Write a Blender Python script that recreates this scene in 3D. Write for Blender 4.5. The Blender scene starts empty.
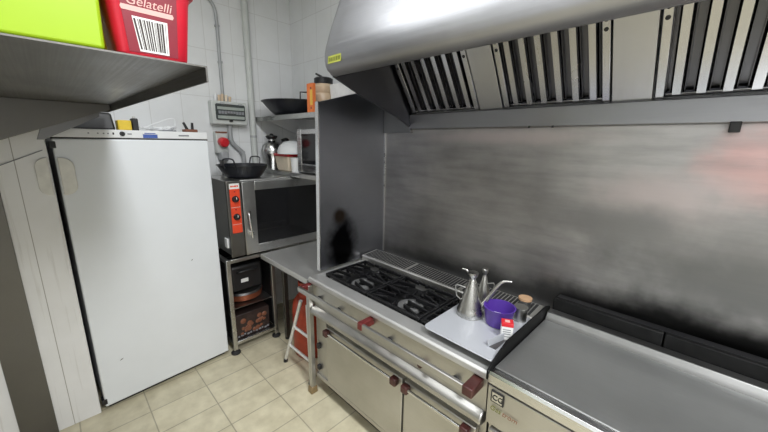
import bpy, bmesh, math, random
from mathutils import Vector, Matrix
random.seed(7)
S = bpy.context.scene
COL = S.collection
PI = math.pi

# ------------------------------------------------------------------ materials
def newmat(name):
    m = bpy.data.materials.new(name); m.use_nodes = True
    nt = m.node_tree; nt.nodes.clear()
    out = nt.nodes.new('ShaderNodeOutputMaterial')
    b = nt.nodes.new('ShaderNodeBsdfPrincipled')
    nt.links.new(b.outputs[0], out.inputs[0])
    return m, nt, b
def rgb(c): return (c[0], c[1], c[2], 1)
def N(nt, t, **k):
    n = nt.nodes.new('ShaderNode' + t)
    for a, v in k.items(): setattr(n, a, v)
    return n
def noise(nt, scale, detail=3, mapping=None, rough=.55):
    g = N(nt, 'NewGeometry'); n = N(nt, 'TexNoise')
    n.inputs['Scale'].default_value = scale; n.inputs['Detail'].default_value = detail
    n.inputs['Roughness'].default_value = rough
    if mapping:
        mp = N(nt, 'Mapping'); mp.inputs['Scale'].default_value = mapping
        nt.links.new(g.outputs['Position'], mp.inputs[0]); nt.links.new(mp.outputs[0], n.inputs['Vector'])
    else: nt.links.new(g.outputs['Position'], n.inputs['Vector'])
    return n.outputs['Fac']
def ramp(nt, fac, stops):
    r = N(nt, 'ValToRGB'); e = r.color_ramp.elements
    e[0].position = stops[0][0]; e[0].color = rgb(stops[0][1])
    e[1].position = stops[-1][0]; e[1].color = rgb(stops[-1][1])
    for p, c in stops[1:-1]:
        x = e.new(p); x.color = rgb(c)
    nt.links.new(fac, r.inputs[0]); return r.outputs[0]
def mapr(nt, fac, a, b, c, d):
    r = N(nt, 'MapRange'); 
    for i, v in enumerate((a, b, c, d)): r.inputs[i+1].default_value = v
    nt.links.new(fac, r.inputs[0]); return r.outputs[0]
def mix(nt, fac, a, b):
    m = N(nt, 'Mix', data_type='RGBA')
    if hasattr(fac, 'links'): nt.links.new(fac, m.inputs[0])
    else: m.inputs[0].default_value = fac
    for s, v in ((6, a), (7, b)):
        if hasattr(v, 'links'): nt.links.new(v, m.inputs[s])
        else: m.inputs[s].default_value = rgb(v)
    return m.outputs[2]
def plain(name, c, rough=.5, metal=0, var=.08, scale=18, spec=.5, coat=0):
    m, nt, b = newmat(name)
    f = noise(nt, scale)
    lo = tuple(x*(1-var) for x in c); hi = tuple(min(1, x*(1+var)) for x in c)
    nt.links.new(ramp(nt, f, [(.3, lo), (.7, hi)]), b.inputs['Base Color'])
    b.inputs['Roughness'].default_value = rough; b.inputs['Metallic'].default_value = metal
    b.inputs['Specular IOR Level'].default_value = spec
    b.inputs['Coat Weight'].default_value = coat
    return m
def steel(name, c, rough=.32, grain=(2, 160, 160), var=.12, smudge=.1, bump=.02, metal=1.0):
    """brushed stainless: grain stretched along one axis, greasy smudges in the gloss"""
    m, nt, b = newmat(name)
    g = noise(nt, 1, 2, grain)
    s = noise(nt, 2.3, 5)
    lo = tuple(x*(1-var) for x in c); hi = tuple(min(1, x*(1+var)) for x in c)
    base = ramp(nt, s, [(.3, lo), (.7, hi)])
    nt.links.new(base, b.inputs['Base Color'])
    a = N(nt, 'Math', operation='ADD')
    nt.links.new(mapr(nt, g, .3, .7, -.04, .04), a.inputs[0])
    nt.links.new(mapr(nt, s, .3, .7, rough-smudge, rough+smudge), a.inputs[1])
    nt.links.new(a.outputs[0], b.inputs['Roughness'])
    b.inputs['Metallic'].default_value = metal
    bp = N(nt, 'Bump'); bp.inputs['Strength'].default_value = bump; bp.inputs['Distance'].default_value = .02
    nt.links.new(g, bp.inputs['Height']); nt.links.new(bp.outputs[0], b.inputs['Normal'])
    return m
def tiles(name, axes, w, h, off, c, grout, mortar=.003, var=.03, rough=.25, marb=None):
    m, nt, b = newmat(name)
    g = N(nt, 'NewGeometry'); sp = N(nt, 'SeparateXYZ'); cb = N(nt, 'CombineXYZ')
    nt.links.new(g.outputs['Position'], sp.inputs[0])
    for i, a in enumerate(axes):
        ad = N(nt, 'Math', operation='SUBTRACT'); ad.inputs[1].default_value = off[i]
        nt.links.new(sp.outputs['XYZ'.index(a)], ad.inputs[0]); nt.links.new(ad.outputs[0], cb.inputs[i])
    br = N(nt, 'TexBrick', offset=0, squash=1)
    nt.links.new(cb.outputs[0], br.inputs['Vector'])
    br.inputs['Scale'].default_value = 1; br.inputs['Brick Width'].default_value = w; br.inputs['Row Height'].default_value = h
    br.inputs['Mortar Size'].default_value = mortar; br.inputs['Mortar Smooth'].default_value = .3
    lo = tuple(x*(1-var) for x in c)
    br.inputs['Color1'].default_value = rgb(c); br.inputs['Color2'].default_value = rgb(lo); br.inputs['Mortar'].default_value = rgb(grout)
    col = br.outputs['Color']
    n1 = noise(nt, 5 if not marb else 9, 6)
    dirt = ramp(nt, n1, [(.3, (1, 1, 1)), (.75, marb or (.93, .93, .92))])
    mm = N(nt, 'Mix', data_type='RGBA', blend_type='MULTIPLY'); mm.inputs[0].default_value = 1
    nt.links.new(col, mm.inputs[6]); nt.links.new(dirt, mm.inputs[7])
    nt.links.new(mm.outputs[2], b.inputs['Base Color'])
    b.inputs['Roughness'].default_value = rough
    bp = N(nt, 'Bump'); bp.inputs['Strength'].default_value = .25; bp.inputs['Distance'].default_value = .004; bp.invert = True
    nt.links.new(br.outputs['Fac'], bp.inputs['Height']); nt.links.new(bp.outputs[0], b.inputs['Normal'])
    return m
def blob(nt, centre, size, edge=.5, wob=.0, wscale=8):
    """0..1 mask of a soft patch of its own shape, centred at a world point"""
    g = N(nt, 'NewGeometry'); v = N(nt, 'VectorMath', operation='SUBTRACT'); v.inputs[1].default_value = centre
    nt.links.new(g.outputs['Position'], v.inputs[0])
    d = N(nt, 'VectorMath', operation='DIVIDE'); d.inputs[1].default_value = size
    nt.links.new(v.outputs[0], d.inputs[0])
    l = N(nt, 'VectorMath', operation='LENGTH'); nt.links.new(d.outputs[0], l.inputs[0])
    a = N(nt, 'Math', operation='ADD'); nt.links.new(l.outputs['Value'], a.inputs[0])
    nt.links.new(mapr(nt, noise(nt, wscale, 4), .3, .7, -wob, wob), a.inputs[1])
    r = N(nt, 'MapRange', interpolation_type='SMOOTHSTEP')
    for i, x in enumerate((1-edge, 1+edge, 1, 0)): r.inputs[i+1].default_value = x
    nt.links.new(a.outputs[0], r.inputs[0]); return r.outputs[0]
def base_link(m): 
    b = [n for n in m.node_tree.nodes if n.type == 'BSDF_PRINCIPLED'][0]
    return m.node_tree, b, b.inputs['Base Color'].links[0].from_socket

M = {}
M['tile_back'] = tiles('back wall tiles', 'YZ', .2125, .36, (.148, .24), (.84, .85, .86), (.70, .70, .70))
M['tile_right'] = tiles('side wall tiles', 'XZ', .2125, .36, (-3.0, .24), (.84, .85, .86), (.70, .70, .70))
M['tile_pillar'] = tiles('pillar tiles', 'YZ', .21, 4, (-.126, -.02), (.86, .86, .86), (.42, .40, .37), mortar=.002)
nt, b, c = base_link(M['tile_pillar'])
nt.links.new(mix(nt, mapr(nt, noise(nt, 1, 5, (30, 42, 1.6)), .58, .74, 0, .55), c, (.50, .48, .44)), b.inputs['Base Color'])
M['floor'] = tiles('beige floor tiles', 'YX', .325, .226, (.219, -2.03), (.78, .72, .53), (.46, .42, .31), mortar=.004, var=.10, rough=.35, marb=(.72, .70, .66))
M['wall_grey'] = plain('grey far wall', (.22, .215, .21), .7)
M['paint'] = plain('ceiling paint', (.78, .78, .76), .8)
M['white_enamel'] = plain('white enamel', (.80, .83, .86), .32, var=.02, scale=3)
M['white_panel'] = plain('white plastic panel', (.80, .81, .82), .4, var=.02)
M['cream'] = plain('cream plastic', (.78, .77, .72), .5)
M['steel'] = steel('brushed stainless', (.56, .56, .55), .33)
M['steel_hood'] = steel('hood stainless', (.36, .36, .375), .50, var=.12, smudge=.06)
M['steel_in'] = steel('hood inner stainless', (.30, .30, .31), .40, var=.12)
M['hood_end'] = steel('shade-dark hood end', (.13, .13, .145), .42, var=.15)  # darker copy of the inner steel, with the hood's shade in its colour
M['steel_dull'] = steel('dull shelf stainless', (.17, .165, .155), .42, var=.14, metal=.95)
M['steel_range'] = steel('worn range stainless', (.50, .49, .465), .42, var=.18, metal=.95)
M['steel_top'] = steel('worktop stainless', (.60, .595, .58), .50, var=.08, metal=.72)
M['steel_dark'] = steel('dark stainless', (.22, .22, .22), .38)
M['steel_bright'] = steel('polished stainless', (.66, .66, .66), .24, smudge=.05)
M['plate'] = steel('blank plate stainless', (.46, .46, .475), .34, grain=(160, 3, 3), var=.06, smudge=.06)
M['filter'] = steel('filter stainless', (.46, .46, .48), .24, grain=(14, 1, 1), var=.05, smudge=.04, bump=0)
M['filter_dark'] = steel('shade-dark inner filter steel', (.11, .11, .12), .36, grain=(90, 2, 2), var=.10, smudge=.04, bump=0)  # darkened filter steel; the shade between the baffles is in its colour
M['griddle'] = steel('griddle plate', (.40, .405, .40), .40, grain=(2, 90, 90), var=.10, smudge=.06, metal=.85)
M['ledge'] = steel('griddle ledge', (.24, .24, .235), .45, var=.15, smudge=.06)
M['galv'] = plain('grey conduit', (.42, .43, .44), .5, .2)
M['black'] = plain('black plastic', (.012, .012, .013), .45)
M['iron'] = plain('cast iron', (.008, .008, .009), .42, .2, var=.3)
M['enamel_black'] = plain('greasy black enamel', (.012, .012, .013), .28, var=.4)
M['soot'] = plain('sooty black steel', (.006, .006, .006), .6, .0, var=.4, spec=.2)
M['wok'] = plain('black enamelled pan', (.012, .013, .018), .33, .0, var=.3)
M['glass_dark'] = plain('dark oven glass', (.012, .012, .013), .08, var=.1)
M['bakelite'] = plain('brown bakelite', (.055, .016, .014), .38, var=.25)
M['bakelite_red'] = plain('red brown bakelite', (.13, .016, .016), .38, var=.2)
M['orange_panel'] = plain('orange red control panel', (.78, .07, .025), .4, var=.05)
M['white_print'] = plain('white print', (.80, .80, .78), .5, var=.02)
M['grey_print'] = plain('grey print', (.25, .26, .28), .5, var=.02)
M['blue_print'] = plain('blue badge', (.06, .12, .42), .4, var=.03)
M['red'] = plain('red plastic', (.62, .02, .03), .35)
M['red_gloss'] = plain('red ice cream tub', (.58, .010, .03), .38, var=.1)
M['dark_red'] = plain('dark red print', (.23, .010, .025), .35, var=.05)
M['pink_print'] = plain('pale pink print', (.72, .42, .38), .45, var=.03)
M['green'] = plain('lime green plastic', (.35, .54, .008), .4, var=.04, scale=4)
M['yellow'] = plain('yellow plastic', (.78, .55, .04), .4)
M['lime_label'] = plain('lime label', (.36, .38, .06), .5)
M['olive_print'] = plain('olive print', (.13, .14, .02), .5)
M['orange'] = plain('orange card', (.80, .20, .05), .5)
M['yellow_card'] = plain('yellow card', (.80, .50, .08), .5)
M['butane'] = plain('orange cylinder paint', (.40, .05, .02), .4, var=.15)
M['grey_box'] = plain('grey switchgear', (.58, .60, .58), .45, var=.03)
M['smoke'] = plain('smoked window', (.07, .08, .08), .12, var=.1)
M['sage'] = plain('breaker strip', (.36, .40, .37), .4)
M['beige_jar'] = plain('beige sauce', (.68, .52, .36), .35)
M['beige_tub'] = plain('beige tub', (.74, .64, .50), .4)
M['wood'] = plain('wooden peg', (.62, .48, .34), .6)
M['rust'] = plain('rust brown', (.20, .075, .04), .5)
M['copper'] = plain('copper pan', (.38, .12, .06), .35, .6)
M['purple'] = plain('purple plastic', (.085, .035, .29), .35)
M['aluminium'] = plain('white aluminium', (.74, .74, .72), .35, .5)
M['tin_steel'] = steel('oil can steel', (.46, .455, .43), .3, smudge=.06)
M['white_card'] = plain('white card', (.78, .78, .77), .5)
M['sheet'] = steel('pale board', (.50, .515, .55), .42, var=.05, smudge=.05, metal=.25)
M['brass'] = plain('foot brass', (.28, .20, .10), .45, .3)
M['rubber'] = plain('black rubber', (.02, .02, .02), .7)
M['burner_grey'] = plain('burner ring grey', (.22, .22, .22), .45, .5)
M['cork'] = plain('cork', (.45, .28, .16), .7)
M['maroon_carton'] = plain('dark carton', (.03, .018, .016), .5, var=.3)

# wall-mounted splash steel with grease, soot, tonal patches and a painted pinkish reflection
def splash():
    m = steel('splash stainless', (.43, .415, .405), .42, grain=(3, 60, 120), var=.24, smudge=.07)
    nt, b, c = base_link(m)
    c = mix(nt, blob(nt, (.16, 1.745, 1.63), (.16, 1, .13), .6, .45, 6), c, (.56, .38, .36))  # pinkish reflection painted into the steel colour
    c = mix(nt, blob(nt, (.28, 1.745, 1.17), (.55, 1, .17), .8, .35, 5), c, (.20, .20, .195))
    c = mix(nt, mapr(nt, noise(nt, 1, 5, (4, 3, 26)), .4, .75, 0, .45), c, (.22, .215, .21))
    c = mix(nt, blob(nt, (-.10, 1.745, 1.50), (.20, 1, .09), .8, .3, 6), c, (.52, .46, .45))  # paler pinkish part of the painted reflection
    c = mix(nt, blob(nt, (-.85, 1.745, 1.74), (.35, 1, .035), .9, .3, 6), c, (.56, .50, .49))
    c = mix(nt, blob(nt, (-.2, 1.745, 1.36), (.26, 1, .07), .9, .3, 5), c, (.27, .265, .26))
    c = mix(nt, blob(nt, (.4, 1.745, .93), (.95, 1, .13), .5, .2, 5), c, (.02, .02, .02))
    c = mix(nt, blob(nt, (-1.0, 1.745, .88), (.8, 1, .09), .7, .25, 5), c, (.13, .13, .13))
    nt.links.new(c, b.inputs['Base Color'])
    return m
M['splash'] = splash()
def screen():
    m = steel('side screen stainless', (.27, .275, .30), .38, grain=(60, 3, 60), var=.12, smudge=.06)
    nt, b, c = base_link(m)
    c = mix(nt, blob(nt, (-1.706, 1.335, 1.00), (1, .125, .20), .5, .3, 5), c, (.006, .006, .007))  # soft black blotch, with a small brown mark above it
    c = mix(nt, blob(nt, (-1.706, 1.315, 1.21), (1, .050, .05), .5, .15, 9), c, (.06, .045, .035))
    nt.links.new(c, b.inputs['Base Color'])
    return m
M['screen'] = screen()

# ------------------------------------------------------------------ mesh builder
class MB:
    def __init__(s, mtx=None): s.bm = bmesh.new(); s.M = mtx or Matrix.Identity(4)
    def v(s, p): return s.bm.verts.new(s.M @ Vector(p))
    def face(s, vs):
        try: return s.bm.faces.new(vs)
        except ValueError: return None
    def hexa(s, b, t):
        n = len(b); vb = [s.v(p) for p in b]; vt = [s.v(p) for p in t]
        s.face(vb[::-1]); s.face(vt)
        for i in range(n): s.face([vb[i], vb[(i+1) % n], vt[(i+1) % n], vt[i]])
        return s
    def box(s, x0, x1, y0, y1, z0, z1):
        if x0 > x1: x0, x1 = x1, x0
        if y0 > y1: y0, y1 = y1, y0
        if z0 > z1: z0, z1 = z1, z0
        return s.hexa([(x0,y0,z0),(x1,y0,z0),(x1,y1,z0),(x0,y1,z0)], [(x0,y0,z1),(x1,y0,z1),(x1,y1,z1),(x0,y1,z1)])
    def obox(s, c, size, m3):
        c = Vector(c); h = [x/2 for x in size]
        P = lambda a, b_, d: c + m3 @ Vector((a*h[0], b_*h[1], d*h[2]))
        return s.hexa([P(-1,-1,-1),P(1,-1,-1),P(1,1,-1),P(-1,1,-1)], [P(-1,-1,1),P(1,-1,1),P(1,1,1),P(-1,1,1)])
    def prism(s, poly, axis, a, b):
        """polygon of (u,w) in the plane across `axis`, from a to b"""
        f = {'x': lambda p, t: (t, p[0], p[1]), 'y': lambda p, t: (p[0], t, p[1]), 'z': lambda p, t: (p[0], p[1], t)}[axis]
        return s.hexa([f(p, a) for p in poly], [f(p, b) for p in poly])
    def rings(s, rings, cap0=True, cap1=True, closed=True):
        V = [[s.v(p) for p in r] for r in rings]
        n = len(V[0])
        for i in range(len(V)-1):
            for j in range(n if closed else n-1):
                s.face([V[i][j], V[i][(j+1) % n], V[i+1][(j+1) % n], V[i+1][j]])
        if cap0: s.face(V[0][::-1])
        if cap1: s.face(V[-1])
        return s
    def tube(s, pts, r, seg=10, caps=True):
        pts = [Vector(p) for p in pts]; R = r if isinstance(r, (list, tuple)) else [r]*len(pts)
        out = []; prev = None
        for i, p in enumerate(pts):
            if i == 0: d = pts[1]-p
            elif i == len(pts)-1: d = p-pts[i-1]
            else: d = (pts[i+1]-p).normalized()+(p-pts[i-1]).normalized()
            d.normalize()
            if prev is None:
                u = d.orthogonal().normalized()
            else:
                u = (prev - d*prev.dot(d)).normalized()
            prev = u; w = d.cross(u)
            out.append([p+(u*math.cos(2*PI*k/seg)+w*math.sin(2*PI*k/seg))*R[i] for k in range(seg)])
        return s.rings(out, caps, caps)
    def lathe(s, prof, c, seg=32, axis=(0,0,1), sx=1, sy=1):
        c = Vector(c); q = Vector((0,0,1)).rotation_difference(Vector(axis)).to_matrix()
        R = []
        for r, z in prof:
            r = max(r, 1e-4)
            R.append([c + q @ Vector((r*sx*math.cos(2*PI*k/seg), r*sy*math.sin(2*PI*k/seg), z)) for k in range(seg)])
        return s.rings(R)
    def cyl(s, p0, p1, r, seg=20, r2=None):
        return s.tube([p0, p1], [r, r if r2 is None else r2], seg)
    def build(s, name, mat, parent=None, bevel=0, smooth=True, seg=2, solid=0):
        bm = s.bm
        bmesh.ops.recalc_face_normals(bm, faces=bm.faces)
        loc = parent_world(parent) if parent else Vector((0,0,0))
        if parent is None:
            xs = [v.co for v in bm.verts]
            lo = Vector([min(v[i] for v in xs) for i in range(3)]); hi = Vector([max(v[i] for v in xs) for i in range(3)])
            org = Vector(((lo.x+hi.x)/2, (lo.y+hi.y)/2, lo.z))
        else: org = loc
        for v in bm.verts: v.co -= org
        me = bpy.data.meshes.new(name); bm.to_mesh(me); bm.free()
        o = bpy.data.objects.new(name, me); COL.objects.link(o)
        if parent: o.parent = parent
        else: o.location = org
        me.materials.append(M[mat] if isinstance(mat, str) else mat)
        if smooth:
            for p in me.polygons: p.use_smooth = True
            try: me.set_sharp_from_angle(angle=math.radians(38))
            except Exception: pass
        if solid:
            k = o.modifiers.new('t', 'SOLIDIFY'); k.thickness = solid; k.offset = 0
        if bevel:
            k = o.modifiers.new('b', 'BEVEL'); k.width = bevel; k.segments = seg; k.limit_method = 'ANGLE'; k.angle_limit = math.radians(40)
        return o
def parent_world(p):
    l = Vector((0,0,0))
    while p is not None: l = l + p.location; p = p.parent
    return l
def tag(o, label, cat, group=None, kind=None):
    o['label'] = label; o['category'] = cat
    if group: o['group'] = group
    if kind: o['kind'] = kind
    return o
def thing(name, loc, label, cat, group=None):
    o = bpy.data.objects.new(name, None); COL.objects.link(o); o.location = loc; o.empty_display_size = .05
    return tag(o, label, cat, group)
def struct(o): o['kind'] = 'structure'; return o
def arc(cx, cy, r, a0, a1, n): return [(cx+r*math.cos(math.radians(a0+(a1-a0)*i/n)), cy+r*math.sin(math.radians(a0+(a1-a0)*i/n))) for i in range(n+1)]
def rrect(x0, x1, y0, y1, r, n=5):
    return arc(x1-r, y1-r, r, 0, 90, n)+arc(x0+r, y1-r, r, 90, 180, n)+arc(x0+r, y0+r, r, 180, 270, n)+arc(x1-r, y0+r, r, 270, 360, n)
def lettering(name, s, size, origin, right, up, mat, parent, depth=.0006, shear=0, align='LEFT'):
    cu = bpy.data.curves.new('t', 'FONT'); cu.body = s; cu.size = size; cu.extrude = depth; cu.shear = shear; cu.align_x = align
    tmp = bpy.data.objects.new('t', cu); COL.objects.link(tmp)
    dg = bpy.context.evaluated_depsgraph_get(); dg.update()
    me = bpy.data.meshes.new_from_object(tmp.evaluated_get(dg))
    COL.objects.unlink(tmp); bpy.data.objects.remove(tmp)
    r = Vector(right).normalized(); u = Vector(up).normalized(); n = r.cross(u)
    m = Matrix((r, u, n)).transposed().to_4x4(); m.translation = Vector(origin) - (parent_world(parent) if parent else Vector((0,0,0)))
    me.transform(m)
    o = bpy.data.objects.new(name, me); COL.objects.link(o); o.parent = parent
    me.materials.clear(); me.materials.append(M[mat]); return o

# ------------------------------------------------------------------ room
XB, YR, ZC = -3.0, 1.765, 3.05
struct(MB().box(XB-.1, 2.4, -.8, YR+.1, -.1, 0).build('floor', 'floor', smooth=False))
struct(MB().box(XB-.1, 2.4, -.8, YR+.1, ZC, ZC+.1).build('ceiling', 'paint', smooth=False))
struct(MB().box(XB-.1, XB, -.8, YR+.1, 0, ZC).build('wall_back', 'tile_back', smooth=False))
struct(MB().box(XB, 2.4, YR, YR+.1, 0, ZC).build('wall_right', 'tile_right', smooth=False))
struct(MB().box(XB, 2.4, -.8, -.7, 0, ZC).build('wall_left', 'tile_right', smooth=False))
struct(MB().box(2.4, 2.5, -.8, YR+.1, 0, ZC).build('wall_front', 'wall_grey', smooth=False))
struct(MB().box(XB, -2.462, -.7, -.003, 0, ZC).build('wall_pillar', 'tile_pillar', smooth=False, bevel=.004))
t = MB().box(-2.4615, -2.45, -.335, -.195, 0, ZC).build('trim_1', 'steel_dull', smooth=False, bevel=.002); struct(t)

# ------------------------------------------------------------------ freezer
fa = math.atan2(-.056, .773)   # door plane very slightly turned
F = thing('upright_freezer', (-2.70, .40, 0), 'tall white upright freezer with a long plain door and control strip on top', 'freezer')
FM = Matrix.Translation((-2.447, .021, 0)) @ Matrix.Rotation(math.atan2(.053, .773), 4, 'Z')   # local: +y along door, +x out of the door
FW = .772
MB(FM).box(-.50, -.055, .006, FW-.006, .04, 1.742).build('body', 'white_panel', F, bevel=.006)
d = MB(FM).box(-.052, 0, 0, FW, .035, 1.690).build('door', 'white_enamel', F, bevel=.007, seg=3)
for (y, z, w) in ((.578, .857, .014), (.105, .312, .020)): MB(FM).prism([(y, z), (y+w*.6, z+.004), (y+w, z+.011), (y+w*.5, z+.009)], 'x', .0002, .001).build('scuff', 'black', d)
MB(FM).box(-.05, -.002, 0, FW, 1.698, 1.744).build('control_strip', 'white_panel', F, bevel=.004)
MB(FM).box(-.06, -.006, 0, FW, 1.688, 1.699).build('gap_seal', 'rubber', F)
MB(FM).box(-.45, -.04, .02, FW-.02, 0, .04).build('plinth', 'black', F)
k = MB(FM).lathe([(.013, 0), (.013, .006), (.010, .010)], (-.002, .300, 1.722), 20, (1,0,0)).build('control_knob', 'black', F)
b = MB(FM).box(-.002, .0015, .400, .475, 1.700, 1.722).build('badge', 'blue_print', F)
MB(FM).box(-.002, .0016, .400, .475, 1.7225, 1.733).build('badge_band', 'white_print', F)
ry = FM.to_3x3() @ Vector((0,1,0))
MB(FM).box(-.002, .0020, .408, .466, 1.7255, 1.7305).build('badge_print', 'blue_print', F)
g = MB(FM).box(-.002, .001, .595, .655, 1.716, 1.724).build('display', 'grey_print', F)
for i, y in enumerate((.15, .19, .215, .235)):
    MB(FM).lathe([(.004, 0), (.004, .002)], (-.002, y, 1.722), 10, (1,0,0)).build('indicator_light', 'grey_print', F)
MB(FM).box(-.002, .001, .255, .262, 1.716, 1.728).build('power_switch', 'black', F)
MB(FM).box(-.002, .001, .325, .345, 1.719, 1.725).build('dial_scale', 'grey_print', F)
for z in (1.640, .055):
    MB(FM).box(-.05, .004, -.012, .012, z, z+.035).build('hinge', 'black', F, bevel=.003)
# cream bumper half on the door, half on the tiles
MB(FM).prism([(.006,1.592)]+arc(.020,1.545,.047,90,0,5)+arc(.020,1.44,.047,0,-90,5)+[(.006,1.393)], 'x', 0, .014).build('cover_cap', 'cream', F, bevel=.004)
o = MB().prism([(-.010,1.592)]+arc(-.014,1.545,.047,90,180,5)+arc(-.014,1.44,.047,180,270,5)+[(-.010,1.393)], 'x', -2.4618, -2.452).build('bumper', 'cream', bevel=.003)
tag(o, 'cream half-round plastic bumper on the white tiles against the freezer edge', 'bumper')

# strap wire and clip on the tile pillar
w = MB().tube([(-2.458, -.185, 1.553), (-2.458, -.10, 1.592), (-2.458, -.02, 1.630)], .0022, 6).build('wire', 'grey_print')
tag(w, 'thin dark wire slanting across the white tiles left of the freezer', 'wire')
# things on top of the freezer
def on_freezer(): pass
zt = 1.744
o = MB().box(-2.66, -2.56, .318, .385, zt, zt+.06).build('adhesive_tape_box', 'yellow', bevel=.006); tag(o, 'small yellow box lying on the freezer top by the white cables', 'box')
T = thing('power_adapter', (-2.62, .42, zt), 'small black plug adapter standing against the yellow box on the freezer', 'adapter')
MB().box(-2.65, -2.59, .392, .425, zt, zt+.075).build('body', 'black', T, bevel=.005)
MB().cyl((-2.62, .408, zt+.07), (-2.62, .408, zt+.088), .007).build('pin', 'aluminium', T)
o = MB().hexa([(-2.88,.06,zt),(-2.60,.06,zt),(-2.60,.31,zt),(-2.88,.31,zt)], [(-2.86,.08,zt+.11),(-2.62,.08,zt+.11),(-2.62,.30,zt+.10),(-2.86,.30,zt+.10)]).build('storage_box', 'black', bevel=.01)
tag(o, 'low black box on the freezer top in the shade of the steel shelf', 'box')
def wander(p0, p1, n, amp, zb):
    out = []
    for i in range(n+1):
        t_ = i/n; q = Vector(p0).lerp(Vector(p1), t_)
        out.append((q.x+random.uniform(-amp, amp), q.y+random.uniform(-amp, amp)*.6, zb+random.uniform(0, amp*.9)))
    return out
def smoothpts(p, it=2):
    p = [Vector(q) for q in p]
    for _ in range(it):
        o_ = [p[0]]
        for a, b_ in zip(p, p[1:]): o_ += [a.lerp(b_, .25), a.lerp(b_, .75)]
        p = o_+[p[-1]]
    return p
c1 = MB()
for s_ in range(4): c1.tube(smoothpts(wander((-2.60, .445+.01*s_, 0), (-2.59, .640, 0), 8, .03, zt+.006)), .0042, 7)
c1.tube(smoothpts([(-2.62,.435,zt+.01),(-2.62,.45,zt+.015),(-2.64,.52,zt+.05),(-2.66,.64,zt+.10),(-2.66,.645,zt+.05),(-2.62,.62,zt+.01)]), .0042, 7)
o = c1.build('cable', 'white_panel'); tag(o, 'tangle of white electric cable on top of the freezer', 'cable')
o = MB().box(-2.76, -2.69, .56, .655, zt, zt+.022).build('charger', 'grey_print', bevel=.005); tag(o, 'flat grey charger beside the white cable tangle on the freezer', 'charger')
T = thing('brown_block', (-2.60, .72, zt), 'red-brown block with two upright black prongs at right end of freezer top', 'block')
MB().box(-2.64, -2.56, .675, .752, zt, zt+.02).build('base', 'rust', T, bevel=.004)
for y, dy in ((.690, -.012), (.722, .010)):
    MB().tube([(-2.60, y+.008, zt+.018), (-2.60, y+dy, zt+.065)], [.010, .008], 8).build('prong', 'black', T)

# ------------------------------------------------------------------ switchgear on the back wall
T = thing('distribution_board', (-2.96, 1.115, 1.822), 'grey electrical distribution board with smoked window on the tiled back wall', 'fuse box')
MB().box(-2.998, -2.915, .975, 1.262, 1.822, 2.008).build('casing', 'grey_box', T, bevel=.008)
dr = MB().prism(rrect(1.003, 1.240, 1.858, 1.985, .012), 'x', -2.916, -2.905).build('window', 'smoke', T)
MB().box(-2.906, -2.9035, 1.015, 1.232, 1.940, 1.962).build('label_strip', 'sage', dr)
MB().box(-2.906, -2.9035, 1.015, 1.232, 1.868, 1.892).build('lower_strip', 'sage', dr)
br = MB()
for i in range(9): br.box(-2.906, -2.901, 1.022+i*.0235, 1.022+i*.0235+.019, 1.906 if i not in (3,4,5) else 1.912, 1.930)
br.build('breaker_row', 'grey_print', dr)
for y in (1.045, 1.19): MB().box(-2.916, -2.90, y, y+.03, 1.983, 1.996).build('catch', 'galv', T, bevel=.002)
MB().box(-2.916, -2.898, 1.105, 1.130, 1.846, 1.864).build('lock', 'black', T, bevel=.003)
for i, (y, h, m_) in enumerate(((1.022, .055, 'white_panel'), (1.05, .048, 'wood'), (1.075, .058, 'wood'), (1.105, .052, 'beige_tub'), (1.135, .042, 'wood'))):
    o = MB().tube([(-2.95, y, 2.0085), (-2.95, y+.004, 2.0085+h)], [.010, .012], 8).build('peg', m_)
    tag(o, ['white peg at the left end of the row on the electrical board', 'short brown peg beside the white one on the electrical board', 'tallest brown peg, middle of the row on the electrical board', 'pale beige peg, fourth of the row on the electrical board', 'short brown peg at the right end of the row on the electrical board'][i], 'peg', 'pegs standing on the electrical board')
T = thing('wall_socket', (-2.97, 1.04, 1.53), 'grey wall socket with a round red plug cap under the fuse box', 'socket')
MB().box(-2.998, -2.93, .990, 1.085, 1.585, 1.765).build('housing', 'grey_box', T, bevel=.010)
MB().box(-2.998, -2.90, 1.012, 1.075, 1.525, 1.60).build('inlet', 'galv', T, bevel=.012)
MB().lathe([(.001,0),(.037,0),(.040,.012),(.039,.05),(.029,.060),(.001,.062)], (-2.935, 1.038, 1.680), 28, (1,.1,-.1)).build('plug_cap', 'red', T)
MB().box(-2.935, -2.925, .992, 1.083, 1.752, 1.764).build('lid_edge', 'rust', T)
MB().tube(smoothpts([(-2.95,1.025,1.535),(-2.94,1.02,1.50),(-2.94,1.02,1.45),(-2.95,1.035,1.40),(-2.96,1.04,1.2)]), .008, 8).build('lead', 'black', T)
T = thing('conduit', (-2.98, 1.13, 1.40), 'grey ribbed cable conduit bending right below the fuse box', 'conduit')
MB().tube(smoothpts([(-2.975,1.128,1.825),(-2.975,1.124,1.72),(-2.975,1.135,1.67),(-2.975,1.195,1.615),(-2.975,1.222,1.585),(-2.975,1.228,1.54),(-2.975,1.228,1.30)]), .019, 12).build('hose', 'galv', T)
for p, q in (((-2.975,1.124,1.695),(-2.975,1.124,1.71)), ((-2.975,1.214,1.592),(-2.975,1.222,1.58)), ((-2.975,1.128,1.80),(-2.975,1.128,1.822))):
    MB().cyl(p, q, .024, 14).build('collar', 'galv', T)
T = thing('conduit_pipe', (-2.985, 1.095, 2.01), 'thin grey conduit pipe rising from the fuse box to the ceiling', 'pipe')
MB().tube(smoothpts([(-2.985,1.095,2.008),(-2.985,1.096,2.40),(-2.985,1.100,2.66),(-2.985,1.085,2.74),(-2.985,1.03,2.79),(-2.985,.80,2.80)]), .0125, 12).build('pipe', 'galv', T)
for z in (2.31, 2.58): MB().box(-2.998, -2.968, 1.082, 1.112, z, z+.014).build('clip', 'galv', T)
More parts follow.
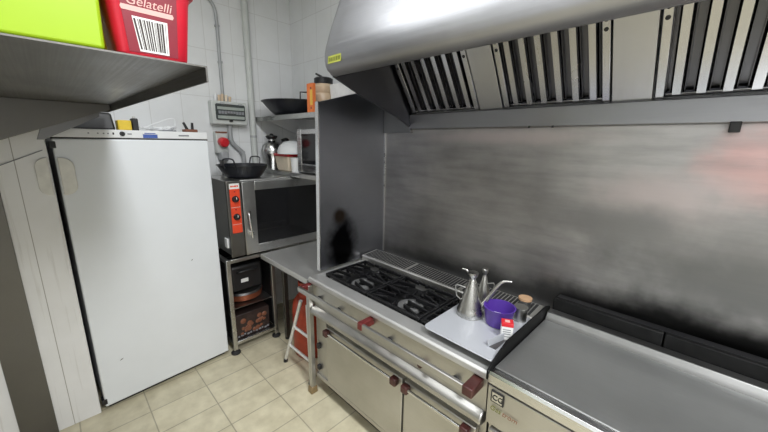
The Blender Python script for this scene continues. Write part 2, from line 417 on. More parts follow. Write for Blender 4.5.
T = thing('water_pipe', (-2.965, 1.375, .0), 'thick pale grey pipe running the whole height of the back wall', 'pipe')
MB().cyl((-2.970,1.328,0.002), (-2.970,1.328,3.048), .027, 20).build('pipe', 'grey_box', T)
for z in (.6, 1.72, 2.9): MB().cyl((-2.970,1.328,z), (-2.970,1.328,z+.02), .0285, 20).build('bracket', 'galv', T)

# ------------------------------------------------------------------ oven on its stand
OX, OY0, OY1, OZ0, OZ1 = -2.45, .866, 1.735, .820, 1.404
T = thing('convection_oven', (-2.68, 1.23, OZ0), 'stainless convection oven with orange-red control strip and dark window', 'oven')
MB().box(-2.93, OX-.03, OY0+.004, OY1, OZ0+.012, OZ1).build('body', 'steel', T, bevel=.005)
MB().box(OX-.03, OX, OY0, OY0+.105, OZ0, OZ1).build('control_column', 'steel_dull', T, bevel=.004)
cp = MB().box(OX, OX+.003, OY0+.020, OY0+.092, 1.010, 1.345).build('control_panel', 'orange_panel', T)
MB().box(OX, OX+.0034, OY0+.020, OY0+.092, 1.345, 1.385).build('name_plate', 'white_print', T)
for a, b_ in ((.028,.040),(.043,.052),(.055,.070),(.073,.084)): MB().box(OX+.003, OX+.0038, OY0+a, OY0+b_, 1.359, 1.371).build('print_mark', 'orange_panel', T)
for z in (1.270, 1.135):
    kb = MB().lathe([(.001,0),(.024,0),(.024,.006),(.019,.012),(.019,.026),(.001,.028)], (OX+.003, OY0+.056, z), 20, (1,0,0)).build('control_knob', 'black', T)
    MB().box(OX+.030, OX+.0325, OY0+.054, OY0+.058, z, z+.018).build('pointer', 'white_print', kb)
for z in (1.205, 1.075): MB().box(OX+.003, OX+.0036, OY0+.022, OY0+.090, z, z+.004).build('divider_line', 'pink_print', cp)
for z in (1.19, 1.325): MB().lathe([(.001,0),(.005,0),(.004,.003)], (OX+.003, OY0+.056, z), 10, (1,0,0)).build('indicator_light', 'dark_red', cp)
dd = MB()
y0, y1 = OY0+.110, OY1-.004
wy0, wy1, wz0, wz1 = y0+.098, y1-.045, OZ0+.070, OZ1-.080
for a in ((y0, wy0, OZ0, OZ1-.012), (wy1, y1, OZ0, OZ1-.012), (wy0, wy1, OZ0, wz0), (wy0, wy1, wz1, OZ1-.012)): dd.box(OX-.03, OX+.006, *a)
dr = dd.build('door', 'steel', T, bevel=.003)
MB().box(OX-.02, OX+.003, wy0, wy1, wz0, wz1).build('window', 'glass_dark', dr)
MB().tube(smoothpts([(OX+.006,y0+.030,1.155),(OX+.03,y0+.030,1.15),(OX+.035,y0+.032,1.10),(OX+.035,y0+.040,1.00),(OX+.030,y0+.046,.955)]), .008, 10).build('handle', 'steel_bright', dr)
MB().box(OX+.006, OX+.02, y0+.022, y0+.05, 1.10, 1.17).build('handle_plate', 'steel_dull', dr, bevel=.003)
MB().box(OX+.004, OX+.035, y0+.03, y0+.065, .975, 1.01).build('latch', 'steel_bright', dr, bevel=.006)
MB().box(-2.56, -2.50, OY0-.010, OY0+.003, .885, .96).build('side_clip', 'white_panel', T, bevel=.004)

T = thing('oven_stand', (-2.7, 1.0, 0), 'open stainless stand with two dark shelves under the left of the oven', 'stand')
def bar(mb, a, b_, w=.016):
    lo = [min(a[i], b_[i])-w for i in range(3)]; hi = [max(a[i], b_[i])+w for i in range(3)]
    mb.box(lo[0], hi[0], lo[1], hi[1], lo[2], hi[2])
SX0, SX1, SY0, SY1 = -2.92, -2.480, .838, 1.192
for x in (SX0, SX1):
    for y in (SY0, SY1):
        l = MB(); l.box(x-.016, x+.016, y-.016, y+.016, .03, .800); lo = l.build('leg', 'steel', T, bevel=.003)
        MB().lathe([(.001,0),(.036,0),(.036,.012),(.020,.022),(.017,.035)], (x, y, 0), 16).build('foot', 'rubber', lo)
for z in (.785, .085):
    f = MB()
    for x in (SX0, SX1): f.box(x-.013, x+.013, SY0-.010, SY1+.010, z-.014, z+.014)
    for y in (SY0, SY1): f.box(SX0-.010, SX1+.010, y-.013, y+.013, z-.0138, z+.0138)
    f.build('rail', 'steel', T, bevel=.002)
MB().box(SX0, SX1-.014, SY0+.014, SY1-.014, .084, .092).build('shelf', 'steel_dark', T)
MB().box(SX0, SX1-.014, SY0+.014, SY1-.014, .372, .380).build('shelf', 'steel_dark', T)
MB().box(SX0-.012, SX0-.004, SY0+.01, SY1-.01, .11, .78).build('back_panel', 'black', T)
MB().box(SX0, SX1-.02, SY1-.012, SY1-.006, .11, .775).build('side_panel', 'black', T)
MB().box(SX0, SX1-.02, SY0+.006, SY0+.012, .11, .775).build('side_panel', 'black', T)
# contents of the stand
T = thing('black_case', (-2.7, 1.0, .5), 'black case with a small white label on the stand upper shelf', 'case')
MB().box(-2.86, -2.56, .88, 1.14, .4815, .70).build('body', 'black', T, bevel=.02, seg=3)
MB().box(-2.5605, -2.556, .955, 1.015, .555, .585).build('label_plate', 'white_print', T)
MB().tube(smoothpts([(-2.556,.93,.65),(-2.535,.94,.655),(-2.53,1.01,.66),(-2.535,1.08,.655),(-2.556,1.09,.65)]), .008, 8).build('handle', 'black', T)
T = thing('copper_pan', (-2.7, 1.0, .381), 'shallow copper-brown pan under the black case on the stand', 'pan')
MB().lathe([(.001,.381),(.125,.381),(.150,.392),(.158,.440),(.152,.440),(.144,.398),(.12,.389),(.001,.388)], (-2.69, 1.015, 0), 36).build('body', 'copper', T)
MB().lathe([(.001,.441),(.156,.441),(.150,.458),(.05,.480),(.001,.481)], (-2.69, 1.015, 0), 32).build('lid', 'steel_dark', T)
T = thing('carton', (-2.7, 1.0, .093), 'dark carton printed with red fruit on the bottom of the stand', 'carton')
MB().box(-2.86, -2.505, .86, 1.150, .0935, .305).build('body', 'maroon_carton', T, bevel=.004)
for i in range(22):
    y = random.uniform(.90, 1.11); z = random.uniform(.13, .26); r = random.uniform(.012, .024)
    MB().lathe([(.0005,0),(r,0),(r*.7,.002+.0002*i),(.0005,.003+.0002*i)], (-2.505, y, z), 10, (1,0,0)).build('fruit_print', 'rust', T)
for i in range(11):
    y = .875+i*.025; MB().box(-2.505, -2.502, y, y+.013+.006*(i%2), .108+.004*(i%3), .122+.004*(i%3)).build('print_mark', 'grey_print', T)

# wok on the oven
def pan(name, c, rb, rt, h, label, cat, mat='wok', lip=.008):
    T_ = thing(name, c, label, cat)
    x, y, z = c
    prof = [(.001, 0), (rb*.9, 0), (rb, .004)] + [(rb+(rt-rb)*(i/6)**.8, h*(i/6)) for i in range(1, 7)] + [(rt+lip, h+.001), (rt+lip, h+.004), (rt-.003, h+.003)] + [(rb+(rt-rb)*(i/6)**.8-.004, h*(i/6)+.003) for i in range(5, 0, -1)] + [(rb*.9, .006), (.001, .006)]
    MB().lathe(prof, c, 44).build('body', mat, T_)
    return T_
W = pan('wok', (-2.655, 1.085, OZ1+.001), .125, .190, .098, 'black two-handled wok standing on top of the oven', 'wok')
for a in (-50, 130):
    ca, sa = math.cos(math.radians(a)), math.sin(math.radians(a)); tx, ty = -sa, ca
    P = lambda r, t_, z: (-2.655+ca*r+tx*t_, 1.085+sa*r+ty*t_, OZ1+z)
    MB().tube(smoothpts([P(.190,-.045,.085), P(.205,-.045,.11), P(.215,-.042,.150), P(.217,-.02,.158), P(.217,.02,.158), P(.215,.042,.150), P(.205,.045,.11), P(.190,.045,.085)], 1), .0055, 8).build('handle', 'wok', W)

# ------------------------------------------------------------------ corner shelves
T = thing('wall_shelf', (-2.4, 1.56, 1.86), 'upper stainless shelf in the back corner carrying the big black pan', 'shelf', None)
MB().prism([(1.362,1.864),(1.362,1.902),(1.764,1.902),(1.764,1.895),(1.369,1.895),(1.369,1.864)], 'x', -2.998, -1.765).build('shelf_board', 'steel', T, bevel=.0015)
for x in (-2.93, -2.20):
    MB().prism([(1.764,1.895),(1.42,1.895),(1.42,1.885),(1.74,1.76),(1.764,1.76)], 'x', x, x+.02).build('bracket', 'white_panel', T)
T = thing('wall_shelf', (-2.4, 1.58, 1.405), 'lower stainless shelf in the back corner carrying the microwave', 'shelf', None)
MB().prism([(1.402,1.406),(1.402,1.440),(1.764,1.440),(1.764,1.433),(1.409,1.433),(1.409,1.406)], 'x', -2.998, -1.765).build('shelf_board', 'steel', T, bevel=.0015)
for x in (-2.97, -1.80):
    MB().box(x-.012, x+.012, 1.63, 1.764, 1.405, 1.433).build('bracket', 'steel_dull', T)

W = pan('paella_pan', (-2.60, 1.565, 1.903), .175, .285, .112, 'large black deep pan on the upper corner shelf', 'pan')
MB().lathe([(.001,.004),(.17,.004),(.16,.016),(.001,.016)], (-2.60,1.565,1.903), 24).build('inner_rack', 'wok', W)
ca, sa = math.cos(math.radians(345)), math.sin(math.radians(345)); tx, ty = -sa, ca
P = lambda r, t_, z: (-2.60+ca*r+tx*t_, 1.565+sa*r+ty*t_, 1.903+z)
MB().tube([P(.284,-.055,.105), P(.290,-.055,.165), P(.290,.0,.168), P(.290,.055,.165), P(.284,.055,.105)], .0055, 8).build('handle', 'wok', W)
MB().tube([P(.284,.015,.105), P(.290,.015,.166)], .0055, 8).build('handle', 'wok', W)
T = thing('cereal_box', (-2.17, 1.435, 1.903), 'narrow orange box with yellow stripe standing beside the big black pan', 'box')
bx = MB().box(-2.170, -2.092, 1.39, 1.415, 1.903, 2.105).build('body', 'orange', T, bevel=.002)
MB().box(-2.128, -2.098, 1.3885, 1.39, 1.955, 2.06).build('stripe', 'yellow_card', T)
g = MB()
for z in (1.935, 2.07): g.lathe([(.0005,0),(.008,0),(.006,.002)], (-2.115, 1.3885, z), 12, (0,-1,0))
g.build('print_dot', 'rust', T)
T = thing('sauce_jar', (-2.06, 1.49, 1.903), 'tall beige sauce jar with black lid on the upper corner shelf', 'jar')
MB().lathe([(.001,0),(.076,0),(.080,.01),(.080,.14),(.072,.155),(.086,.175),(.088,.20),(.070,.222),(.001,.222)], (-2.205,1.565,1.903), 32).build('body', 'beige_jar', T)
ld = MB().lathe([(.001,.222),(.072,.222),(.072,.262),(.060,.270),(.001,.270)], (-2.205,1.565,1.903), 28).build('lid', 'black', T)
MB().tube([(-2.205,1.565,2.170),(-2.225,1.55,2.188),(-2.255,1.53,2.205)], [.010,.008,.007], 8).build('spout', 'black', ld)
o = MB().hexa([(-2.07,1.54,1.903),(-1.80,1.54,1.903),(-1.80,1.74,1.903),(-2.07,1.74,1.903)], [(-2.085,1.53,2.11),(-1.79,1.53,2.11),(-1.79,1.75,2.11),(-2.085,1.75,2.11)]).build('storage_tub', 'white_card', bevel=.008)
tag(o, 'pale plastic tub at the right end of the upper corner shelf', 'tub')

T = thing('microwave', (-2.15, 1.6, 1.441), 'silver microwave with dark door on the lower corner shelf', 'microwave')
MB().box(-2.400, -1.905, 1.455, 1.750, 1.456, 1.790).build('body', 'galv', T, bevel=.006)
fr = MB()
for a in ((-2.402,-2.340,1.452,1.793),(-2.03,-1.903,1.452,1.793),(-2.340,-2.03,1.452,1.520),(-2.340,-2.03,1.752,1.793)): fr.box(a[0], a[1], 1.430, 1.455, a[2], a[3])
fr.build('front_frame', 'steel_bright', T, bevel=.004)
MB().box(-2.340, -2.03, 1.434, 1.452, 1.520, 1.752).build('door_window', 'glass_dark', T)
for x in (-2.36, -1.95): MB().cyl((x,1.48,1.4405), (x,1.48,1.457), .014).build('foot', 'black', T); MB().cyl((x,1.70,1.4405), (x,1.70,1.457), .014).build('foot', 'black', T)

T = thing('steel_kettle', (-2.87, 1.455, 1.441), 'round polished steel pot with black lid on the lower corner shelf', 'kettle')
KC = (-2.893,1.462,1.441)
MB().lathe([(.001,0),(.060,0),(.066,.03),(.080,.07),(.094,.125),(.096,.165),(.084,.215),(.055,.245),(.030,.255),(.030,.27),(.001,.272)], KC, 36).build('body', 'steel_bright', T)
MB().lathe([(.001,.268),(.034,.268),(.045,.278),(.052,.292),(.050,.300),(.02,.304),(.012,.318),(.001,.320)], KC, 28).build('lid', 'black', T)
MB().tube(smoothpts([(-2.815,1.52,1.70),(-2.765,1.555,1.72),(-2.765,1.56,1.64),(-2.80,1.53,1.58)]), .013, 8).build('handle', 'black', T)
T = thing('food_tub', (-2.64, 1.475, 1.441), 'beige rectangular tub with red rim under the upturned white bowl', 'tub')
MB().hexa([(-2.745,1.428,1.441),(-2.545,1.428,1.441),(-2.545,1.57,1.441),(-2.745,1.57,1.441)], [(-2.765,1.415,1.565),(-2.53,1.415,1.565),(-2.53,1.58,1.565),(-2.765,1.58,1.565)]).build('body', 'beige_tub', T, bevel=.008)
MB().box(-2.770,-2.525,1.409,1.587,1.566,1.588).build('rim', 'red', T, bevel=.006)
o = MB().lathe([(.135,0),(.134,.025),(.118,.065),(.080,.098),(.035,.110),(.001,.111),(.001,.106),(.077,.092),(.112,.06),(.127,.025),(.128,0)], (-2.590,1.505,1.589), 40).build('bowl', 'white_panel')
tag(o, 'white bowl turned upside down on the red-rimmed tub', 'bowl')
o = MB().lathe([(.001,0),(.042,0),(.047,.12),(.043,.12),(.038,.006),(.001,.006)], (-2.462,1.455,1.441), 28).build('beaker', 'white_panel')
tag(o, 'white plastic beaker between the tub and the microwave', 'beaker')

# ------------------------------------------------------------------ worktable
T = thing('worktable', (-2.1, 1.4, 0), 'stainless corner worktable between the oven and the range', 'table')
MB().prism([(1.078,.768),(1.078,.806),(1.764,.806),(1.764,.800),(1.084,.800),(1.084,.768)], 'x', -2.435, -1.755).build('tabletop', 'steel_top', T, bevel=.002)
MB().box(-2.435, -1.755, 1.10, 1.14, .745, .798).build('apron', 'steel_dark', T)
for x, y in ((-2.375,1.245), (-1.80,1.70), (-2.375,1.70)):
    l = MB().box(x-.018, x+.018, y-.018, y+.018, .02, .80).build('leg', 'steel_dull', T, bevel=.002)
    MB().cyl((x,y,0), (x,y,.022), .022).build('foot', 'rubber', l)
T = thing('gas_cylinder', (-2.085, 1.295, 0), 'orange butane gas cylinder under the stainless worktable', 'gas bottle')
MB().lathe([(.001,.0),(.115,.0),(.130,.03),(.135,.08),(.135,.40),(.126,.46),(.095,.505),(.045,.525),(.001,.527)], (-2.085,1.295,0), 36).build('body', 'butane', T)
MB().lathe([(.080,.50),(.083,.63),(.077,.63),(.074,.51)], (-2.085,1.295,0), 28).build('collar', 'butane', T)
MB().cyl((-2.085,1.295,.465), (-2.085,1.295,.53), .022).build('valve', 'brass', T)
T = thing('step_ladder', (-2.0, 1.08, 0), 'small folded white ladder leaning beside the left end of the range', 'ladder')
for a, b_ in (((-2.10,1.075,.03),(-1.875,1.095,.60)), ((-1.755,1.082,.03),(-1.79,1.095,.60))):
    l = MB().tube([a, b_], .013, 10).build('rail', 'aluminium', T)
    MB().tube([(a[0]-.006,a[1]-.001,.0), a], [.017,.016], 10).build('foot', 'rubber', l)
for t_ in (.30, .62):
    a = Vector((-2.10,1.075,.03)).lerp(Vector((-1.875,1.095,.60)), t_-.04); b_ = Vector((-1.755,1.082,.03)).lerp(Vector((-1.79,1.095,.60)), t_-.04)
    MB().tube([a, b_], .011, 10).build('rung', 'aluminium', T)

# ------------------------------------------------------------------ side screen and backsplash
T = thing('side_screen', (-1.72, 1.45, .86), 'dark stainless side screen with a dark mark left of the burners', 'panel')
MB().prism([(1.152,.86),(1.170,1.927),(1.51,2.021),(1.748,2.087),(1.748,.86)], 'x', -1.730, -1.706).build('sheet', 'screen', T, bevel=.001)
MB().prism([(1.147,.86),(1.165,1.93),(1.172,1.93),(1.154,.86)], 'x', -1.734, -1.702).build('edge_strip', 'steel_bright', T)
T = thing('backsplash', (-.3, 1.755, .86), 'wide stainless backsplash behind the burners and griddle', 'panel')
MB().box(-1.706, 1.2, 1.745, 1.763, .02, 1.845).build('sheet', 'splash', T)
MB().box(-1.706, -1.698, 1.737, 1.7455, .87, 1.765).build('corner_strip', 'steel', T)

# ------------------------------------------------------------------ gas range
RX0, RX1, RF = -1.700, -.462, 1.052
T = R_ = thing('gas_range', (-1.08, 1.4, 0), 'long stainless gas range with six burners and two oven doors', 'range')
MB().box(RX0+.012, RX1, RF+.045, 1.735, .12, .80).build('body', 'steel_range', T, bevel=.002)
MB().box(RX0+.05, RX1-.01, RF+.10, 1.70, .0, .12).build('plinth', 'black', T)
tp = MB()
gy0, gy1, gx0, gx1 = 1.142, 1.500, -1.645, -.475
tp.prism([(RF,.818),(RF,.842),(RF+.010,.850),(gy0,.850),(gy0,.800),(RF+.02,.800)], 'x', RX0, RX1)
tp.box(RX0, gx0, gy0, 1.735, .80, .850); tp.box(gx1, RX1, gy0, 1.735, .80, .850); tp.box(gx0, gx1, gy1, 1.735, .80, .850)
tp.build('top_plate', 'steel_top', T, bevel=.003)
MB().box(gx0-.01, gx1+.01, gy0-.01, gy1+.01, .790, .8065).build('burner_tray', 'enamel_black', T)
# control panel, nose moulding
MB().prism([(RF+.012,.818),(RF+.02,.66),(RF+.05,.64),(RF+.06,.80)], 'x', RX0+.012, RX1).build('control_panel', 'steel_range', T, bevel=.002)
MB().prism([(RF+.05,.665),(RF+.004,.652),(RF-.012,.636),(RF-.014,.618),(RF-.002,.602),(RF+.05,.592)], 'x', RX0+.030, RX1-.004).build('moulding', 'steel_range', T, bevel=.006, seg=3)
for i, x in enumerate((-1.60, -1.40, -1.20, -.985, -.775, -.60)):
    k = MB().lathe([(.001,0),(.018,0),(.018,.008),(.015,.012),(.013,.028),(.001,.030)], (x, RF+.016, .728 if i != 4 else .712), 18, (0,-1,.05)).build('control_knob', 'bakelite' if i == 4 else 'black', T)
# rail with bakelite brackets
RY = .985
for x0, x1 in ((RX0-.012, -1.130), (-1.102, -.505)):
    MB().box(x0, x1, RY-.006, RY+.012, .770, .802).build('rail', 'steel_range', T, bevel=.004)
for x, m_, ya_ in ((RX0+.006, 'bakelite_red', RY+.0125), (-1.116, 'bakelite_red', RY-.010), (-.500, 'bakelite', RY-.012)):
    hw = .016 if x < -1 else .022
    MB().box(x-hw, x+hw, ya_, RF+.018, .766, .806).build('rail_bracket', m_, T, bevel=.005)
lg = MB().box(RX0-.004, RX0+.030, RF-.018, RF+.016, .03, .80).build('leg', 'steel_range', T, bevel=.004)
MB().hexa([(RX0-.012,RF-.028,0),(RX0+.038,RF-.028,0),(RX0+.038,RF+.026,0),(RX0-.012,RF+.026,0)], [(RX0-.010,RF-.024,.05),(RX0+.036,RF-.024,.05),(RX0+.036,RF+.022,.05),(RX0-.010,RF+.022,.05)]).build('foot', 'brass', lg, bevel=.006)
MB().box(RX1-.045, RX1-.012, RF+.03, RF+.065, .0, .12).build('leg', 'steel_range', T)
st = MB().box(RX0+.045, -1.555, RF+.030, RF+.046, .14, .60).build('end_stile', 'steel_range', T, bevel=.003)
for z in (.36, .20): MB().box(RX0+.058, RX0+.084, RF+.008, RF+.032, z, z+.035).build('hinge', 'black', st, bevel=.005)
MB().box(-1.545, RX1-.02, RF+.0455, RF+.050, .155, .585).build('door_gap_shade', 'black', T)  # black slab painting shade into the gaps round the oven doors
for x0, x1, zt_ in ((-1.530, -.893, .560), (-.880, RX1-.03, .560)):
    dr = MB().box(x0, x1, RF+.012, RF+.046, .165, zt_).build('oven_door', 'steel_range', T, bevel=.005)
    MB().box(x0+.02, x1-.02, RF-.014, RF-.002, zt_-.028, zt_-.014).build('handle', 'steel_bright', dr, bevel=.003)
    for x in (x0+.022, x1-.04):
        MB().box(x-.020, x+.020, RF-.022, RF+.014, zt_-.045, zt_-.004).build('handle_bracket', 'bakelite', dr, bevel=.007)
MB().box(RX0+.03, RX1-.01, RF+.02, RF+.05, .125, .155).build('bottom_rail', 'steel_range', T, bevel=.003)
MB().lathe([(.001,0),(.005,0),(.004,.003)], (-1.40, RF+.02, .69), 10, (0,-1,0)).build('screw', 'black', T)
# flue grille at the back
MB().prism([(1.505,.850),(1.505,.885),(1.512,.893),(1.655,.902),(1.660,.898),(1.660,.850)], 'x', -1.690, RX1-.004).build('flue_box', 'steel_range', T, bevel=.002)
fl = MB(); n = 62
for i in range(n):
    x = -1.672+i*(1.19/n)
    if i in (20, 41): continue
    fl.hexa([(x,1.522,.888),(x+.0130,1.522,.888),(x+.0130,1.648,.896),(x,1.648,.896)], [(x,1.522,.8946),(x+.0130,1.522,.8946),(x+.0130,1.648,.9025),(x,1.648,.9025)])
fl.build('flue_slot', 'rubber', T)
# burners
BC = [(-1.395, 1.250), (-1.430, 1.425), (-1.010, 1.250), (-1.020, 1.425), (-.670, 1.245), (-.670, 1.425)]
for i, (x, y) in enumerate(BC):
    r = .072 if i % 2 == 0 else .050
    b = MB().lathe([(.001,0),(r*1.25,0),(r*1.2,.018),(r*.95,.026),(.001,.026)], (x,y,.8065), 32).build('burner', 'iron', T)
    MB().lathe([(r*.50,.026),(r*.98,.026),(r*.96,.040),(r*.86,.044),(r*.58,.042),(r*.50,.036)], (x,y,.8065), 36).build('burner_ring', 'burner_grey' if i % 2 == 0 else 'iron', b)
    MB().lathe([(.001,.026),(r*.36,.026),(r*.34,.038),(.001,.040)], (x,y,.8065), 20).build('burner_cap', 'iron', b)
# grates: one double grate per pair of burners
GL = ['left', 'middle', 'right']
GLAB = ['black cast iron grate at the left end of the range by the side screen', 'black cast iron grate in the middle of the range', 'black cast iron grate under the steel tray beside the griddle']
for i in range(3):
    x0 = gx0+.004+i*(gx1-gx0)/3; x1 = gx0+(i+1)*(gx1-gx0)/3-.004
    cx = (x0+x1)/2
    T = thing('burner_grate', (cx, 1.35, .8075), GLAB[i], 'grate', 'cast iron grates on the range')
    g = MB(); w = .007
    ya, yb, ym = gy0+.006, gy1-.006, (gy0+gy1)/2
    for y in (ya+w, ym, yb-w): g.box(x0, x1, y-w, y+w, .852, .868)
    for x in (x0+w, x1-w): g.box(x-w, x+w, ya+2*w, yb-2*w, .852, .868)
    g.build('frame', 'iron', T, bevel=.003)
    f = MB()
    for yc, yl, yh in (((ya+ym)/2, ya+w, ym-w), ((yb+ym)/2, ym+w, yb-w)):
        for (ax, ay, bx_, by) in ((x0+w, yc, cx-.045, yc), (x1-w, yc, cx+.045, yc), (cx, yl, cx, yc-.040), (cx, yh, cx, yc+.040), (x0+w, yl, cx-.06, yc-.05), (x1-w, yl, cx+.06, yc-.05), (x0+w, yh, cx-.06, yc+.05), (x1-w, yh, cx+.06, yc+.05)):
            a = Vector((ax, ay, .860)); b_ = Vector((bx_, by, .870)); dv = (b_-a).normalized(); sd = dv.cross(Vector((0,0,1))).normalized()*.006
            up = Vector((0,0,1))
            f.hexa([a-sd-up*.010, a+sd-up*.010, b_+sd*.8-up*.010, b_-sd*.8-up*.010], [a-sd+up*.010, a+sd+up*.010, b_+sd*.8+up*.011, b_-sd*.8+up*.011])
    f.build('finger', 'iron', T, bevel=.002)
    l = MB()
    for x in (x0+.012, x1-.012):
        for y in (ya+.012, yb-.012, ym): l.box(x-.006, x+.006, y-.006, y+.006, .8068, .854)
    l.build('foot', 'iron', T)

# ------------------------------------------------------------------ steel tray and the things on it
TZ = .8865
tr = MB()
poly = arc(-.765, 1.105, .03, 180, 270, 6) + [(-.461, 1.072), (-.461, 1.500), (-.795, 1.495)]
tr.prism(poly, 'z', TZ, TZ+.004)
T = tr.build('steel_tray', 'sheet', bevel=.0015); tag(T, 'flat pale steel sheet lying over the right hand burners', 'tray')
TT = TZ+.0045
def can(name, c, h, r, label, spout_ang, hand_ang, sp_len, mat='tin_steel'):
    T_ = thing(name, c, label, 'oil can')
    x, y, z = c
    MB().lathe([(.001,0),(r*1.02,0),(r*1.06,.006),(r*1.06,.028),(r*.97,.036),(r*.93,.05),(r*.30,h*.80),(r*.22,h*.84),(r*.24,h*.86),(r*.40,h*.92),(r*.42,h*.985),(r*.34,h),(.001,h)], c, 36).build('body', mat, T_)
    ca, sa = math.cos(math.radians(spout_ang)), math.sin(math.radians(spout_ang))
    P = lambda d_, z_: (x+ca*d_, y+sa*d_, z+z_)
    L = sp_len
    pts = smoothpts([P(r*.76,h*.22), P(r*.78+.25*L,h*.46), P(r*.78+.52*L,h*.76), P(r*.78+.70*L,h*.89), P(r*.78+L,h*.90)])
    rr = [ (.012-(.0080)*i/(len(pts)-1))*h/.21 for i in range(len(pts))]
    MB().tube(pts, rr, 12).build('spout', mat, T_)
    ca2, sa2 = math.cos(math.radians(hand_ang)), math.sin(math.radians(hand_ang))
    Q = lambda d_, z_: (x+ca2*d_, y+sa2*d_, z+z_)
    MB().tube([Q(r*.45,h*.62), Q(r*1.15,h*.66), Q(r*1.30,h*.62), Q(r*1.15,h*.40), Q(r*.72,h*.30)], .0032*h/.2, 8).build('handle', mat, T_)
    return T_
can('oil_can', (-.698, 1.325, TT), .220, .060, 'large conical steel oil can with long spout on the steel sheet', 25, 205, .125)
can('oil_can', (-.700, 1.452, TT), .200, .038, 'smaller steel oil can standing behind the large one', 200, 20, .085)
T = thing('plastic_bowl', (-.575, 1.372, TT), 'purple plastic bowl beside the oil cans', 'bowl')
MB().lathe([(.001,0),(.050,0),(.055,.004),(.068,.084),(.071,.088),(.066,.088),(.052,.008),(.001,.006)], (-.564,1.345,TT), 36).build('body', 'purple', T)
MB().obox((-.564,1.340,TT+.052), (.098,.014,.004), Matrix.Rotation(.5,3,'Z') @ Matrix.Rotation(.12,3,'Y')).build('spatula', 'white_panel', T)
T = thing('spice_box', (-.510, 1.290, TT), 'small white box with red top in front of the purple bowl', 'box')
BM = Matrix.Translation((-.489,1.262,TT)) @ Matrix.Rotation(.5, 4, 'Z') @ Matrix.Scale(1.22, 4)
MB(BM).box(-.019,.019,-.016,.016,0,.060).build('body', 'white_card', T, bevel=.001)
MB(BM).box(-.0195,.0195,-.0165,.0165,.050,.064).build('lid', 'red', T, bevel=.001)
g = MB(BM)
for z in (.012,.022,.030,.038): g.box(-.014,.012,-.0166,-.016,z,z+.003)
g.build('print_line', 'grey_print', T)
g = MB(BM); g.box(-.008,.008,-.008,.008,.064,.0645); g.build('print_mark', 'pink_print', T)
T = thing('metal_tin', (-.505, 1.455, TT), 'small grey metal tin behind the red-topped box', 'tin')
MB().lathe([(.001,0),(.030,0),(.030,.060),(.032,.062),(.032,.068),(.001,.068)], (-.508,1.452,TT), 28).build('body', 'tin_steel', T)
T = thing('cork_lidded_pot', (-.530, 1.56, .9036), 'little dark pot with a brown cork lid on the vent grille behind the tin', 'pot')
MB().lathe([(.001,0),(.026,0),(.030,.045),(.001,.045)], (-.530,1.560,.9036), 24).build('body', 'steel_dark', T)
MB().lathe([(.001,.045),(.032,.045),(.032,.056),(.001,.058)], (-.530,1.560,.9036), 24).build('lid', 'cork', T)
T = thing('steel_scraper', (-.50, 1.20, TT), 'bent dark steel scraper lying beside the griddle guard', 'scraper')
MB().hexa([(-.512,1.150,TT),(-.509,1.150,TT),(-.482,1.255,TT),(-.485,1.255,TT)], [(-.518,1.148,TT+.026),(-.515,1.148,TT+.026),(-.484,1.258,TT+.034),(-.487,1.258,TT+.034)]).build('blade', 'sheet', T)
MB().hexa([(-.512,1.15,TT),(-.480,1.15,TT),(-.478,1.25,TT),(-.485,1.25,TT)], [(-.512,1.15,TT+.002),(-.480,1.15,TT+.002),(-.478,1.25,TT+.002),(-.485,1.25,TT+.002)]).build('plate', 'steel_dark', T)

# ------------------------------------------------------------------ griddle
GX0, GX1, GF = -.452, .75, 1.040
GM = Matrix.Translation((GX0, GF, 0)) @ Matrix.Rotation(math.radians(-1.2), 4, 'Z') @ Matrix.Translation((-GX0, -GF, 0))
T = thing('griddle', (.15, 1.4, 0), 'wide smooth steel griddle unit at the right of the range', 'griddle')
MB(GM).box(GX0+.008, GX1, GF+.03, 1.735, .12, .835).build('body', 'steel_range', T, bevel=.002)
MB(GM).box(GX0+.05, GX1-.03, GF+.10, 1.70, 0, .12).build('plinth', 'black', T)
MB(GM).box(GX0+.004, GX1-.004, GF+.040, 1.585, .838, .870).build('plate', 'griddle', T, bevel=.004)
MB(GM).prism([(GF,.822),(GF,.858),(GF+.008,.868),(GF+.016,.868),(GF+.020,.852),(GF+.036,.850),(GF+.0385,.868),(GF+.0395,.832)], 'x', GX0, GX1).build('front_rim', 'steel_bright', T, bevel=.002)
MB(GM).prism([(GF+.020,.8525),(GF+.021,.855),(GF+.0355,.853),(GF+.036,.8505)], 'x', GX0+.01, GX1-.01).build('grease_channel', 'steel_dark', T)
MB(GM).prism([(1.580,.866),(1.592,.886),(1.604,.905),(1.650,.907),(1.650,.84),(1.580,.84)], 'x', GX0+.004, GX1).build('rear_ledge', 'ledge', T, bevel=.004)
MB(GM).prism([(GF-.004,.835),(GF-.004,.872),(1.10,.905),(1.18,.930),(1.600,.930),(1.655,.915),(1.655,.835)], 'x', GX0-.006, GX0).build('side_guard', 'soot', T)
ch = MB(GM).box(GX0+.01, -.02, 1.655, 1.728, .84, .962).build('chimney', 'soot', T, bevel=.004)
MB(GM).box(-.015, GX1, 1.655, 1.728, .84, .962).build('chimney', 'soot', T, bevel=.004)
MB(GM).box(GX0+.02, GX1-.02, 1.675, 1.715, .962, .965).build('chimney_vent', 'black', T)
pn = MB(GM).prism([(GF+.004,.812),(GF+.010,.64),(GF+.035,.64),(GF+.035,.812)], 'x', GX0+.002, GX1).build('control_panel', 'steel_range', T, bevel=.003)
pd = MB(GM).box(GX0+.02, GX1-.02, GF+.006, GF+.032, .15, .625).build('lower_door', 'steel_range', T, bevel=.005)
bd = MB(GM).box(GX0+.018, GX0+.068, GF+.000, GF+.006, .752, .800).build('badge', 'black', T)
MB(GM).box(GX0+.023, GX0+.063, GF-.001, GF+.0005, .757, .795).build('badge_field', 'steel_bright', bd)
